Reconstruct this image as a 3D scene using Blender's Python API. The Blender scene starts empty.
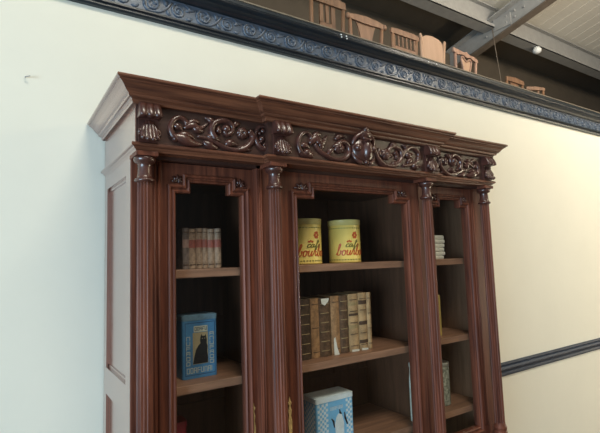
import bpy, bmesh, math, random
from mathutils import Vector, Matrix
random.seed(7)
C = bpy.context.scene.collection
SC = bpy.context.scene
R = math.radians
PI = math.pi

# ------------------------------------------------------------------ camera, world, lamps, exposure
cam = bpy.data.cameras.new('camera'); co = bpy.data.objects.new('camera', cam); C.objects.link(co)
cam.sensor_width = 36.0; cam.sensor_fit = 'HORIZONTAL'; cam.lens = 455.358 / 600 * 36.0
cam.clip_start = .05
_yaw, _pitch, _roll = .583051, .0939885, -.0325476
_f = Vector((math.sin(_yaw)*math.cos(_pitch), math.cos(_yaw)*math.cos(_pitch), math.sin(_pitch)))
_r = Vector((math.cos(_yaw), -math.sin(_yaw), 0)); _u = _r.cross(_f)
_r2 = _r*math.cos(_roll) + _u*math.sin(_roll); _u2 = -_r*math.sin(_roll) + _u*math.cos(_roll)
co.matrix_world = Matrix(((_r2.x, _u2.x, -_f.x, 0), (_r2.y, _u2.y, -_f.y, 0), (_r2.z, _u2.z, -_f.z, 0), (0, 0, 0, 1)))
SC.camera = co

w = bpy.data.worlds.new('hall_light'); SC.world = w; w.use_nodes = True
_nt = w.node_tree; _bg = _nt.nodes['Background']              # daylight from the open side of the hall on the left, a dim hall on the right
_tc = _nt.nodes.new('ShaderNodeTexCoord'); _sx = _nt.nodes.new('ShaderNodeSeparateXYZ'); _cr = _nt.nodes.new('ShaderNodeValToRGB')
_mr = _nt.nodes.new('ShaderNodeMapRange'); _mr.inputs[1].default_value = -1; _mr.inputs[2].default_value = 1
_nt.links.new(_tc.outputs['Generated'], _sx.inputs[0]); _nt.links.new(_sx.outputs['X'], _mr.inputs[0]); _nt.links.new(_mr.outputs[0], _cr.inputs[0])
_e = _cr.color_ramp.elements
_e[0].position = .10; _e[0].color = (.74, .90, 1.0, 1); _e[1].position = .72; _e[1].color = (.14, .13, .11, 1)
_nt.links.new(_cr.outputs[0], _bg.inputs[0]); _bg.inputs[1].default_value = .46

def area(name, loc, target, sx, sy, power, col):
    l = bpy.data.lights.new(name, 'AREA'); l.shape = 'RECTANGLE'; l.size = sx; l.size_y = sy
    l.energy = power; l.color = col
    o = bpy.data.objects.new(name, l); C.objects.link(o); o.location = loc
    o.rotation_euler = (Vector(target)-Vector(loc)).to_track_quat('-Z', 'Y').to_euler()
    return o
area('skylight_lamp', (.7, -.85, 3.4), (1.4, 1.6, -.1), 1.7, .8, 100, (1.0, .93, .78))
area('window_lamp', (-4.2, -1.3, -.9), (.8, 1.9, -.2), 2.6, 2.4, 385, (.58, .81, 1.0))
area('hall_lamp', (6.0, -1.9, 2.2), (3.6, 1.93, -.8), 1.8, .8, 66, (1.0, .86, .60))
area('low_right_fill', (8.6, -.5, -.7), (3.4, 1.93, -1.3), .8, .8, 115, (1.0, .87, .63))  # added fill for the lower right wall, from an invented source
area('loft_fill', (4.6, -.6, 2.6), (7.0, 3.6, 3.6), 1.2, .8, 160, (1.0, .90, .76))  # added unseen fill that brightens the roof and loft
SC.view_settings.view_transform = 'Standard'; SC.view_settings.look = 'None'
SC.view_settings.gamma = 1; SC.view_settings.use_curve_mapping = False
SC.view_settings.exposure = 0.0

# ------------------------------------------------------------------ materials
def mat(name, col, rough=.5, metal=0, spec=.5, coat=0, var=.0, scale=12, bump=0, bscale=60, stretch=None, col2=None, lo=.35, hi=.65, cior=1.5):
    m = bpy.data.materials.new(name); m.use_nodes = True
    nt = m.node_tree; b = nt.nodes['Principled BSDF']
    b.inputs['Base Color'].default_value = (*col, 1); b.inputs['Roughness'].default_value = rough
    b.inputs['Metallic'].default_value = metal; b.inputs['Specular IOR Level'].default_value = spec
    b.inputs['Coat Weight'].default_value = coat; b.inputs['Coat Roughness'].default_value = .18; b.inputs['Coat IOR'].default_value = cior
    tc = nt.nodes.new('ShaderNodeTexCoord'); mp = nt.nodes.new('ShaderNodeMapping')
    nt.links.new(tc.outputs['Object'], mp.inputs['Vector'])
    if stretch: mp.inputs['Scale'].default_value = stretch
    if var or col2:
        n = nt.nodes.new('ShaderNodeTexNoise'); n.inputs['Scale'].default_value = scale; n.inputs['Detail'].default_value = 6
        n.inputs['Roughness'].default_value = .65
        nt.links.new(mp.outputs[0], n.inputs['Vector'])
        cr = nt.nodes.new('ShaderNodeValToRGB'); e = cr.color_ramp.elements
        c2 = col2 if col2 else tuple(c*(1-var) for c in col)
        e[0].position = lo; e[0].color = (*c2, 1); e[1].position = hi; e[1].color = (*col, 1)
        nt.links.new(n.outputs['Fac'], cr.inputs[0]); nt.links.new(cr.outputs[0], b.inputs['Base Color'])
    if bump:
        n2 = nt.nodes.new('ShaderNodeTexNoise'); n2.inputs['Scale'].default_value = bscale; n2.inputs['Detail'].default_value = 4
        nt.links.new(mp.outputs[0], n2.inputs['Vector'])
        bp = nt.nodes.new('ShaderNodeBump'); bp.inputs['Strength'].default_value = bump; bp.inputs['Distance'].default_value = .002
        nt.links.new(n2.outputs['Fac'], bp.inputs['Height']); nt.links.new(bp.outputs[0], b.inputs['Normal'])
    return m
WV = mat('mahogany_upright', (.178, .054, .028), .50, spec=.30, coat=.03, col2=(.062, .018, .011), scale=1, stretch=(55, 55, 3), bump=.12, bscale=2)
WH = mat('mahogany_across', (.200, .074, .037), .44, spec=.4, coat=.08, col2=(.060, .020, .012), scale=1, stretch=(3, 55, 55), bump=.12, bscale=2)
WS = mat('mahogany_side_lightened', (.250, .115, .082), .24, spec=.8, coat=1.0, cior=2.0, col2=(.205, .090, .062), scale=1, stretch=(55, 55, 3))  # same dark mahogany, base lightened to help its sheen along
WC = mat('mahogany_carved', (.090, .033, .024), .32, coat=.4, col2=(.040, .014, .011), scale=40)
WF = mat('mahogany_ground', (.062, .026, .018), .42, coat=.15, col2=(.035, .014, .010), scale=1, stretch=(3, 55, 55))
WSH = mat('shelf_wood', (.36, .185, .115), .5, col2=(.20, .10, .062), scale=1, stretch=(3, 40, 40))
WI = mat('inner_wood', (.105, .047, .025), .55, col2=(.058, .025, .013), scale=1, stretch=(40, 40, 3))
BRASS = mat('aged_brass', (.85, .62, .27), .45, metal=.6, var=.4, scale=60)
WALL = mat('cream_paint', (.75, .725, .615), .75, var=.03, scale=3, bump=.05, bscale=30)
TRIM = mat('blue_black_paint', (.014, .021, .028), .36, coat=.12, var=.35, scale=14)
TRIMC = mat('blue_black_sheen', (.085, .112, .155), .40, coat=.15, var=.4, scale=25)  # same blue-black paint, its paler sheen put into the colour
TRIMR = mat('blue_rail_paint', (.030, .045, .078), .5, spec=.3, var=.3, scale=14)
FLOOR = mat('floor_boards', (.20, .13, .08), .5, col2=(.12, .075, .045), scale=1, stretch=(2, 30, 30))
OLIVE = mat('olive_boarding', (.100, .078, .054), .8, var=.12, scale=5)
STEEL = mat('grey_steel_paint', (.34, .33, .31), .55, var=.15, scale=9)
STEELB = mat('rusty_flange', (.16, .125, .095), .6, var=.25, scale=9)
ROOFP = mat('roof_sheet', (.62, .58, .50), .7, var=.08, scale=4, stretch=(1, 20, 1))
WHITE = mat('white_plastic', (.82, .82, .78), .35)
CHA = mat('oak_chair', (.200, .105, .055), .5, col2=(.12, .060, .032), scale=1, stretch=(30, 30, 4))
CHB = mat('beech_chair', (.27, .145, .082), .5, col2=(.18, .095, .055), scale=1, stretch=(30, 30, 4))
CHC = mat('pale_plywood', (.45, .285, .19), .5, col2=(.40, .25, .16), scale=1, stretch=(30, 30, 4))
CHD = mat('rosy_chair_wood', (.40, .245, .175), .45, col2=(.25, .14, .10), scale=1, stretch=(30, 30, 4))
SEAT = mat('worn_seat', (.16, .09, .055), .7, var=.3)

WLN = mat('lining_wood_lit', (.27, .150, .090), .5, col2=(.18, .095, .055), scale=1, stretch=(40, 40, 3))  # lighter copy of the inner wood, lit look painted into it
def glass_mat():
    m = bpy.data.materials.new('cabinet_glass'); m.use_nodes = True; nt = m.node_tree
    for n in list(nt.nodes): nt.nodes.remove(n)
    N = nt.nodes.new; K = nt.links.new
    def math_(op, a, b_=None):
        n = N('ShaderNodeMath'); n.operation = op
        for i, v in enumerate((a, b_)):
            if v is None: continue
            if isinstance(v, (int, float)): n.inputs[i].default_value = v
            else: K(v, n.inputs[i])
        return n.outputs[0]
    out = N('ShaderNodeOutputMaterial'); mix = N('ShaderNodeMixShader'); tr = N('ShaderNodeBsdfTransparent'); gl = N('ShaderNodeBsdfGlossy')
    ge = N('ShaderNodeNewGeometry'); dot = N('ShaderNodeVectorMath'); dot.operation = 'DOT_PRODUCT'
    K(ge.outputs['Normal'], dot.inputs[0]); K(ge.outputs['Incoming'], dot.inputs[1])
    c = math_('ABSOLUTE', dot.outputs['Value'])
    fr = math_('ADD', math_('MULTIPLY', math_('POWER', math_('SUBTRACT', 1.0, c), 5.0), .96), .025)   # reflectance of one face of a thin pane
    tr.inputs[0].default_value = (.97, .98, .97, 1); gl.inputs['Roughness'].default_value = .015
    K(fr, mix.inputs[0]); K(tr.outputs[0], mix.inputs[1]); K(gl.outputs[0], mix.inputs[2]); K(mix.outputs[0], out.inputs[0]); return m
GLASS = glass_mat()

# ------------------------------------------------------------------ mesh helpers
def B(): return bmesh.new()
def box(bm, x0, x1, y0, y1, z0, z1, bev=0, mi=0):
    vs = [bm.verts.new((x, y, z)) for x in (x0, x1) for y in (y0, y1) for z in (z0, z1)]
    idx = [(0, 1, 3, 2), (4, 6, 7, 5), (0, 4, 5, 1), (2, 3, 7, 6), (0, 2, 6, 4), (1, 5, 7, 3)]
    fs = [bm.faces.new([vs[i] for i in f]) for f in idx]
    for f in fs: f.material_index = mi
    if bev:
        es = {e for f in fs for e in f.edges}
        r = bmesh.ops.bevel(bm, geom=list(es), offset=bev, segments=2, affect='EDGES', profile=.5)
        for f in r['faces']: f.material_index = mi
    return fs
def lathe(bm, prof, cx, cy, seg=24, mi=0, flute=None, cap=True):
    """prof: list of (r, z[, fluted]); flute=(n, depth)"""
    rings = []
    for p in prof:
        r, z = p[0], p[1]; fl = len(p) > 2 and p[2]
        ring = []
        for k in range(seg):
            a = 2*PI*k/seg; rr = r
            if fl and flute: rr = r - flute[1]*abs(math.sin(a*flute[0]/2))**.8
            ring.append(bm.verts.new((cx+rr*math.cos(a), cy+rr*math.sin(a), z)))
        rings.append(ring)
    for a, b in zip(rings, rings[1:]):
        for k in range(seg):
            f = bm.faces.new((a[k], a[(k+1) % seg], b[(k+1) % seg], b[k])); f.material_index = mi; f.smooth = not flute
    if cap:
        for ring, rev in ((rings[0], True), (rings[-1], False)):
            f = bm.faces.new(ring[::-1] if rev else ring); f.material_index = mi
def tube(bm, pts, rad, seg=8, flat=1.0, mi=0, up=Vector((0, 1, 0)), ends=True):
    """swept tube through pts; flat scales the thickness along 'up'"""
    pts = [Vector(p) for p in pts]; n = len(pts)
    if not hasattr(rad, '__len__'): rad = [rad]*n
    rings = []
    for i, p in enumerate(pts):
        t = (pts[min(i+1, n-1)] - pts[max(i-1, 0)]).normalized()
        s = t.cross(up)
        if s.length < 1e-5: s = t.cross(Vector((1, 0, .01)))
        s.normalize(); u = s.cross(t).normalized()
        rings.append([bm.verts.new(p + s*rad[i]*math.cos(2*PI*k/seg) + u*rad[i]*flat*math.sin(2*PI*k/seg)) for k in range(seg)])
    for a, b in zip(rings, rings[1:]):
        for k in range(seg):
            f = bm.faces.new((a[k], a[(k+1) % seg], b[(k+1) % seg], b[k])); f.smooth = True; f.material_index = mi
    if ends:
        for ring, rev in ((rings[0], True), (rings[-1], False)):
            try: bm.faces.new(ring[::-1] if rev else ring).material_index = mi
            except ValueError: pass
def smooth_path(pts, n=5):
    out = []; P = [Vector(p) for p in pts]
    for i in range(len(P)-1):
        p0, p1, p2, p3 = P[max(i-1, 0)], P[i], P[i+1], P[min(i+2, len(P)-1)]
        for k in range(n):
            t = k/n
            out.append(.5*((2*p1)+(p2-p0)*t+(2*p0-5*p1+4*p2-p3)*t*t+(3*p1-p0-3*p2+p3)*t**3))
    out.append(P[-1]); return out
def ball(bm, c, rx, ry, rz, mi=0, u=14, v=9):
    r = bmesh.ops.create_uvsphere(bm, u_segments=u, v_segments=v, radius=1, matrix=Matrix.Translation(c) @ Matrix.Diagonal((rx, ry, rz, 1)))
    for vtx in r['verts']:
        for f in vtx.link_faces: f.smooth = True; f.material_index = mi
def prism(bm, poly, y0, y1, axis='y', mi=0, bev=0):
    """poly (a,b) extruded along axis: y -> (a,y,b), x -> (x,a,b), z -> (a,b,z)"""
    def P(a, b, t): return {'y': (a, t, b), 'x': (t, a, b), 'z': (a, b, t)}[axis]
    v0 = [bm.verts.new(P(a, b, y0)) for a, b in poly]; v1 = [bm.verts.new(P(a, b, y1)) for a, b in poly]
    n = len(poly); fs = [bm.faces.new(v0), bm.faces.new(v1[::-1])]
    for k in range(n): fs.append(bm.faces.new((v0[k], v1[k], v1[(k+1) % n], v0[(k+1) % n])))
    for f in fs: f.material_index = mi
    if bev:
        es = [e for e in {e for f in fs for e in f.edges}]
        bmesh.ops.bevel(bm, geom=es, offset=bev, segments=2, affect='EDGES', profile=.5)
def sweep_plan(bm, path, prof, mi=0):
    """path: rectilinear open plan polyline [(x,y)]; prof [(offset outward, z)]; outward = left-hand side of the path seen from above turned to -y for +x runs"""
    n = len(path); rows = []
    for o, z in prof:
        row = []
        for i, (x, y) in enumerate(path):
            ns = []
            if i > 0: d = Vector((path[i][0]-path[i-1][0], path[i][1]-path[i-1][1])).normalized(); ns.append(Vector((d.y, -d.x)))
            if i < n-1: d = Vector((path[i+1][0]-path[i][0], path[i+1][1]-path[i][1])).normalized(); ns.append(Vector((d.y, -d.x)))
            off = ns[0] if len(ns) == 1 or (ns[0]-ns[1]).length < 1e-6 else ns[0]+ns[1]
            row.append(bm.verts.new((x+off.x*o, y+off.y*o, z)))
        rows.append(row)
    for a, b in zip(rows, rows[1:]):
        for i in range(n-1):
            f = bm.faces.new((a[i], a[i+1], b[i+1], b[i])); f.material_index = mi
    return rows
WORLD = {}
def build(name, bm, m, parent=None, local=False, base=None, smooth_angle=None):
    bmesh.ops.recalc_face_normals(bm, faces=bm.faces)
    off = Vector((0, 0, 0))
    if parent is not None and not local: off = WORLD[parent.name]
    elif base is not None: off = Vector(base)
    if off.length: bmesh.ops.translate(bm, vec=-off, verts=bm.verts)
    me = bpy.data.meshes.new(name); bm.to_mesh(me); bm.free()
    for k in (m if isinstance(m, (list, tuple)) else [m]): me.materials.append(k)
    o = bpy.data.objects.new(name, me); C.objects.link(o)
    if parent is not None: o.parent = parent
    elif base is not None: o.location = base
    WORLD[o.name] = off.copy()
    return o
def tag(o, label=None, cat=None, group=None, kind=None):
    if label: o['label'] = label
    if cat: o['category'] = cat
    if group: o['group'] = group
    if kind: o['kind'] = kind
    return o
def thing(name, loc, label, cat, group=None, rz=0):
    o = bpy.data.objects.new(name, None); C.objects.link(o); o.location = loc; o.rotation_euler = (0, 0, rz)
    o.empty_display_size = .05
    WORLD[o.name] = Vector(loc); return tag(o, label, cat, group)
def struct(name, bm, m, parent=None):
    o = build(name, bm, m, parent); o['kind'] = 'structure'; return o
def text_bm(s, size, shear=0.0, bold=0.0):
    cu = bpy.data.curves.new('lettering', 'FONT'); cu.body = s; cu.size = size; cu.shear = shear; cu.offset = bold
    cu.align_x = 'CENTER'; cu.resolution_u = 3
    o = bpy.data.objects.new('lettering', cu); C.objects.link(o)
    dg = bpy.context.evaluated_depsgraph_get(); me = bpy.data.meshes.new_from_object(o.evaluated_get(dg))
    bm = B(); bm.from_mesh(me)
    bpy.data.objects.remove(o); bpy.data.curves.remove(cu); bpy.data.meshes.remove(me)
    return bm

FLOOR_Z = -1.65
WALL_Y = 1.93
# ------------------------------------------------------------------ setting
b = B(); box(b, -4.5, 11, -5, 4.4, FLOOR_Z-.05, FLOOR_Z); struct('floor', b, FLOOR)
b = B(); box(b, -4.5, 11, WALL_Y, WALL_Y+.09, FLOOR_Z, 1.215); struct('wall_partition', b, WALL)
b = B(); box(b, -4.5, 11, WALL_Y+.09, 4.4, .86, .96); struct('floor_loft', b, OLIVE)
b = B(); box(b, -4.5, 13, 4.4, 4.5, FLOOR_Z, 3.37); struct('wall_back', b, OLIVE)
def roof_z(y): return 3.55 - .228*(y-3.6)
b = B()
prism(b, [(-5, roof_z(-5)), (3.66, roof_z(3.66)), (3.66, roof_z(3.66)+.06), (-5, roof_z(-5)+.06)], -5, 13, 'x')
for k in range(70):                                             # standing seams of the sheets
    x = -4.5 + .24*k
    prism(b, [(-5, roof_z(-5)-.005), (3.6, roof_z(3.6)-.005), (3.6, roof_z(3.6)), (-5, roof_z(-5))], x, x+.012, 'x')
struct('ceiling', b, ROOFP)
b = B(); prism(b, [(3.66, roof_z(3.66)), (4.5, roof_z(4.5)), (4.5, roof_z(4.5)+.06), (3.66, roof_z(3.66)+.06)], -5, 13, 'x'); struct('ceiling_eaves', b, OLIVE)
# purlin along the eaves
b = B()
box(b, -5, 13, 3.60, 3.78, 3.18, 3.195); box(b, -5, 13, 3.60, 3.78, 3.485, 3.50); box(b, -5, 13, 3.66, 3.675, 3.19, 3.49)
box(b, -5, 13, 3.60, 3.606, 3.18, 3.235)
struct('ceiling_beam', b, STEEL)
# rafter
b = B()
def rz_(y, t): return (3.04 if t == 0 else 3.30) - .225*(y-3.6)
def slopebox(x0, x1, y0, y1, dz0, dz1, mi=0):
    f0 = lambda y: 3.04-.225*(y-3.6)
    prism(b, [(y0, f0(y0)+dz0), (y1, f0(y1)+dz0), (y1, f0(y1)+dz1), (y0, f0(y0)+dz1)], x0, x1, 'x', mi)
slopebox(5.80, 5.815, -3, 4.395, 0, .27)
slopebox(5.70, 5.915, -3, 4.395, .262, .28)
slopebox(5.765, 5.90, -3, 4.395, -.016, .002, 1)
raf = struct('ceiling_rafter', b, [STEEL, STEELB])
b = B()
for (y, dz) in ((3.42, .19), (3.42, .10), (3.30, .19), (3.30, .10), (3.74, .10), (3.16, .14)):
    z = 3.04-.225*(y-3.6)+dz; ball(b, (5.79, y, z), .012, .016, .016)
build('bolt', b, STEEL, raf)
b = B()
box(b, 5.785, 5.80, 3.36, 3.62, 3.13, 3.30)
build('cleat', b, STEEL, raf)

# trim along the top of the partition: carved band, lower mouldings, shelf
T0, T1 = -4.5, 11
b = B()
prof = [(1.93, 1.056), (1.912, 1.056), (1.908, 1.064), (1.914, 1.068), (1.914, 1.074), (1.905, 1.080), (1.905, 1.088), (1.916, 1.092), (1.916, 1.172),
        (1.905, 1.176), (1.895, 1.186), (1.875, 1.194), (1.850, 1.196), (1.846, 1.200), (1.846, 1.203), (1.852, 1.204), (1.846, 1.206), (1.846, 1.222), (1.850, 1.224), (2.03, 1.224), (2.03, 1.216), (1.93, 1.216)]
prism(b, prof, T0, T1, 'x')
trim = struct('trim_1', b, TRIM)
b = B(); prism(b, [(1.93, 1.0915), (1.914, 1.0925), (1.914, 1.172), (1.93, 1.173)], T0, T1, 'x')
struct('band', b, TRIMC, trim)
BOARD = mat('shelf_board', (.20, .165, .12), .6, var=.3, scale=20)
b = B(); box(b, T0, T1, 1.842, 2.03, 1.224, 1.231, .001); struct('top_board', b, BOARD, trim)
def spiral(cx, cz, r0, r1, a0, a1, n=16):
    return [(cx+(r0+(r1-r0)*k/n)*math.cos(a0+(a1-a0)*k/n), cz+(r0+(r1-r0)*k/n)*math.sin(a0+(a1-a0)*k/n)) for k in range(n+1)]
def relief(bm, pts, r0, r1, y, flat=.8, seg=7, n=4):
    '''a carved stem or leaf: flattened tapering tube half sunk in its ground'''
    P = smooth_path([(p[0], 0, p[1]) for p in pts], n) if n > 1 else [Vector((p[0], 0, p[1])) for p in pts]
    N = len(P)-1
    if y > 1.9: r0, r1, flat = r0*1.3, r1*1.3, 1.25
    if y < 1.9 and r1 < .0045 and r0 > .0068 and N < 14:         # a short pointed leaf: broad near the root, ridged, with a fine tip
        K = [.55, .95, 1.35, 1.55, 1.5, 1.3, 1.05, .75, .45, .12]
        f = lambda t: K[min(int(t*9), 8)]+(K[min(int(t*9), 8)+1]-K[min(int(t*9), 8)])*(t*9-min(int(t*9), 8))
        tube(bm, [(p.x, y-.002, p.z) for p in P], [r0*f(i/N) for i in range(N+1)], 6, .75); return
    tube(bm, [(p.x, y, p.z) for p in P], [r0+(r1-r0)*i/N for i in range(N+1)], seg, flat)
def leaf(bm, x, z, ang, L, W, y, h=.006):
    ca, sa = math.cos(ang), math.sin(ang)
    pts = [(0, .25), (.2, .75), (.45, 1), (.7, .75), (.9, .35), (1, .06)]
    tube(bm, [(x+ca*L*t+sa*.18*L*math.sin(t*PI), y, z+sa*L*t-ca*.18*L*math.sin(t*PI)) for t, _ in pts], [W*k for _, k in pts], 6, h/W)
b = B()
P_ = .238; cz = 1.132; ya = 1.914
for k in range(-2, 30):
    x = k*P_ + .05
    # large scroll, then a smaller counter scroll, with leaves between
    relief(b, spiral(x, cz, .037, .010, PI*1.15, PI*1.15-PI*3.1), .0050, .0034, ya, .9, 6, 1)
    leaf(b, x+.004, cz, .9, .030, .011, ya); leaf(b, x-.006, cz+.003, 2.6, .026, .010, ya); leaf(b, x+.002, cz-.004, -1.1, .024, .010, ya)
    relief(b, [(x-.034, cz-.015), (x-.014, cz-.036), (x+.030, cz-.031), (x+.062, cz-.008), (x+.085, cz+.027)], .0048, .0040, ya, .9, 6)
    xs = x+.118
    relief(b, spiral(xs, cz-.004, .031, .009, PI*.75, PI*.75+PI*3.0), .0044, .003, ya, .9, 6, 1)
    ball(b, (xs, ya, cz-.004), .011, .007, .011, u=8, v=6)
    leaf(b, x+.060, cz+.002, 1.9, .034, .011, ya); leaf(b, x+.066, cz-.010, -.9, .032, .010, ya)
    leaf(b, x+.150, cz-.030, .35, .036, .009, ya); leaf(b, x+.158, cz+.028, -.3, .038, .010, ya); leaf(b, x+.150, cz+.004, .8, .036, .010, ya)
    relief(b, [(xs-.02, cz+.022), (xs+.02, cz+.036), (xs+.055, cz+.020), (xs+.088, cz+.024)], .004, .003, ya, .9, 6)
tag(build('scroll_carving', b, TRIMC, trim), kind='structure')
for (x, z) in ((1.525, 1.213), (1.562, 1.213), (1.528, 1.200), (1.565, 1.200), (2.225, 1.213), (2.30, 1.213)):
    b = B(); ball(b, (x, 1.846, z), .005, .004, .004, u=8, v=6); build('white_spot', b, WHITE, trim)  # small white spots on the shelf front
# rail across the wall
b = B()
prism(b, [(1.93, -.835), (1.918, -.835), (1.914, -.825), (1.914, -.812), (1.920, -.806), (1.908, -.797), (1.902, -.785), (1.908, -.772), (1.918, -.768), (1.912, -.760), (1.912, -.752), (1.93, -.748)], T0, T1, 'x')
struct('trim_2', b, TRIMR)
b = B()
prism(b, [(1.93, FLOOR_Z), (1.912, FLOOR_Z), (1.912, FLOOR_Z+.13), (1.92, FLOOR_Z+.15), (1.93, FLOOR_Z+.15)], T0, .33, 'x')
prism(b, [(1.93, FLOOR_Z), (1.912, FLOOR_Z), (1.912, FLOOR_Z+.13), (1.92, FLOOR_Z+.15), (1.93, FLOOR_Z+.15)], 2.17, T1, 'x')
struct('baseboard_partition', b, TRIM)
# small nail in the wall
b = B(); tube(b, [(.060, 1.935, .713), (.064, 1.915, .711), (.076, 1.905, .711)], [.0022, .0022, .0022], 8)
tag(build('nail', b, STEEL, base=(.06, 1.93, .713)), 'small bent grey nail in the pale wall beside the bookcase', 'nail')

# smoke detector under the purlin, and a rod hanging from the rafter
t = thing('smoke_detector', (6.92, 3.60, 3.18), 'small round white detector hanging under the grey roof beam', 'detector')
b = B(); lathe(b, [(.03, 3.18), (.05, 3.165), (.05, 3.155)], 6.92, 3.63, 20); build('base', b, WHITE, t)
b = B(); lathe(b, [(.052, 3.156), (.064, 3.14), (.066, 3.12), (.058, 3.095), (.035, 3.078), (.008, 3.073)], 6.92, 3.63, 24); build('dome', b, WHITE, t)
b = B(); tube(b, [(5.765, 3.63, 3.20), (5.76, 3.60, 2.9), (5.76, 3.55, 2.4), (5.76, 3.52, 1.6), (5.76, 3.50, .96)], .006, 6, up=Vector((1, 0, 0)))
tag(build('hanging_cable', b, STEELB, base=(5.76, 3.5, .96)), 'thin grey cable running down from the sloping steel beam', 'cable')

# ------------------------------------------------------------------ bookcase
X0, X1, XC = .343, 2.157, 1.25
CB = thing('bookcase', (XC, 1.7, FLOOR_Z), 'dark carved three-door glazed bookcase standing against the cream wall', 'bookcase')
TOP = .566
PATH = [(X0, 1.925), (X0, 1.43), (.797, 1.43), (.797, 1.40), (1.700, 1.40), (1.700, 1.43), (X1, 1.43), (X1, 1.925)]
def plan_block(bm, path, z0, z1, mi=0):
    prism(bm, path, z0, z1, 'z', mi)
# frieze block: the sides in the lightened side wood, the front ground dark
b = B()
plan_block(b, [(X0+.0005, 1.925)]+[(x + (.0005 if x == X0 else -.0005 if x == X1 else 0), y) for x, y in PATH[1:-1]]+[(X1-.0005, 1.925)], .372, .512)
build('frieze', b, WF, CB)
for xa in (X0-.002, X1-.004):
    b = B(); box(b, xa, xa+.006, 1.432, 1.925, .374, .51); build('frieze_side', b, WS, CB)
# cornice
b = B()
PROF = [(0, .500), (.012, .500), (.015, .505), (.015, .511), (.021, .514), (.026, .515), (.028, .519), (.028, .523), (.034, .526), (.040, .532), (.047, .542), (.056, .550), (.061, .552), (.061, .556), (.066, .557), (.069, .560), (.069, .564), (.067, .567), (0, .567)]
rows = sweep_plan(b, PATH, PROF)
b.faces.new(rows[-1]); b.faces.new(rows[0][::-1])
for i in (0, -1): b.faces.new([r[i] for r in rows])
for f in b.faces:
    f.material_index = 1 if abs(f.calc_center_median().x-XC) > .90 and abs(f.normal.y) < .1 else 0
for f in b.faces:
    f.normal_update()
    c = f.calc_center_median()
    f.material_index = 1 if (c.x < X0+.001 or c.x > X1-.001) and abs(f.normal.x) > .02 and abs(f.normal.y) < .05 else 0
build('cornice', b, [WH, WS], CB)
# ledge under the frieze
b = B()
PROF = [(-.06, .352), (.000, .352), (.002, .357), (.007, .361), (.008, .364), (.015, .366), (.017, .369), (.017, .374), (.014, .377), (-.01, .377)]
rows = sweep_plan(b, PATH, PROF)
b.faces.new(rows[0][::-1])
for i in (0, -1): b.faces.new([r[i] for r in rows])
b.faces.new(rows[-1])
for f in b.faces:
    f.normal_update(); c = f.calc_center_median()
    f.material_index = 1 if (c.x < X0+.001 or c.x > X1-.001) and abs(f.normal.x) > .02 and abs(f.normal.y) < .05 else 0
build('ledge', b, [WH, WS], CB)
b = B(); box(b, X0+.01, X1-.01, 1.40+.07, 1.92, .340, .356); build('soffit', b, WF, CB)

# carcass: sides with sunk panels
def side(x, sgn):
    b = B()
    xi = x - sgn*.022; xo = x
    lo, hi = min(xi, xo), max(xi, xo)
    box(b, lo, hi, 1.502, 1.562, FLOOR_Z+.10, .352)                 # front stile
    box(b, lo, hi, 1.876, 1.925, FLOOR_Z+.10, .352)                 # back stile
    for z0, z1 in ((.296, .352), (-.475, -.380), (-1.02, -.86), (FLOOR_Z+.10, -1.45)): box(b, lo, hi, 1.562, 1.876, z0, z1)
    o = build('side_panel', b, WS, CB)
    for z0, z1 in ((-.380, .296), (-.86, -.475), (-1.45, -1.02)):
        b = B(); box(b, min(xi, xi+sgn*.010), max(xi, xi+sgn*.010), 1.56, 1.878, z0-.002, z1+.002); 
        # bevelled moulding inside the frame
        m_ = .012
        for (ya, yb, za, zb) in ((1.562, 1.562+m_, z0, z1), (1.876-m_, 1.876, z0, z1), (1.562, 1.876, z0, z0+m_), (1.562, 1.876, z1-m_, z1)):
            xa = xi + sgn*.010
            prism(b, [(ya, za), (yb, za), (yb, zb), (ya, zb)], xa, xa+sgn*.004, 'x')
        build('inset_panel', b, WS, o)
side(X0, -1); side(X1, 1)
# posts and bay divisions
def post(x0, x1, y, beads, name='post'):
    b = B(); box(b, x0, x1, y, y+.05, FLOOR_Z+.08, .352, .002)
    for xb in beads: tube(b, [(xb, y, -.86), (xb, y, .335)], .0045, 8)
    return build(name, b, WV, CB)
post(X0+.001, .442, 1.497, (.418, .432)); post(2.060, X1-.001, 1.497, (2.070, 2.084))
post(.782, .878, 1.470, (.792, .800, .866)); post(1.626, 1.722, 1.470, (1.634, 1.690, 1.708))
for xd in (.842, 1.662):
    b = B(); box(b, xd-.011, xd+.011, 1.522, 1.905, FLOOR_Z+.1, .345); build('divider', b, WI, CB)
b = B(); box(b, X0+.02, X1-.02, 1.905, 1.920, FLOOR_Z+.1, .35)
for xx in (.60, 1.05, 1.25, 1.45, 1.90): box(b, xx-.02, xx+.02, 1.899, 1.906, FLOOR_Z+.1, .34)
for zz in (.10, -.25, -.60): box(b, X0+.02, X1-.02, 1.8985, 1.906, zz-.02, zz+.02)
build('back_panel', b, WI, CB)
for xa, s in ((X0+.022, 1), (X1-.022, -1)):
    b = B(); box(b, min(xa, xa+s*.006), max(xa, xa+s*.006), 1.55, 1.905, FLOOR_Z+.1, .345); build('lining', b, WLN, CB)
# shelves
BAYS = ((.372, .830, 1.542), (.854, 1.650, 1.527), (1.674, 2.128, 1.542))
for z in (-.022, -.412, -.765):
    for x0, x1, yf in BAYS:
        b = B(); box(b, x0, x1, yf, 1.898, z-.030, z, .003); build('shelf', b, WSH, CB)
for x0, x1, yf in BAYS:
    b = B(); box(b, x0, x1, yf, 1.898, .305, .34); build('bay_top', b, WI, CB)

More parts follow.
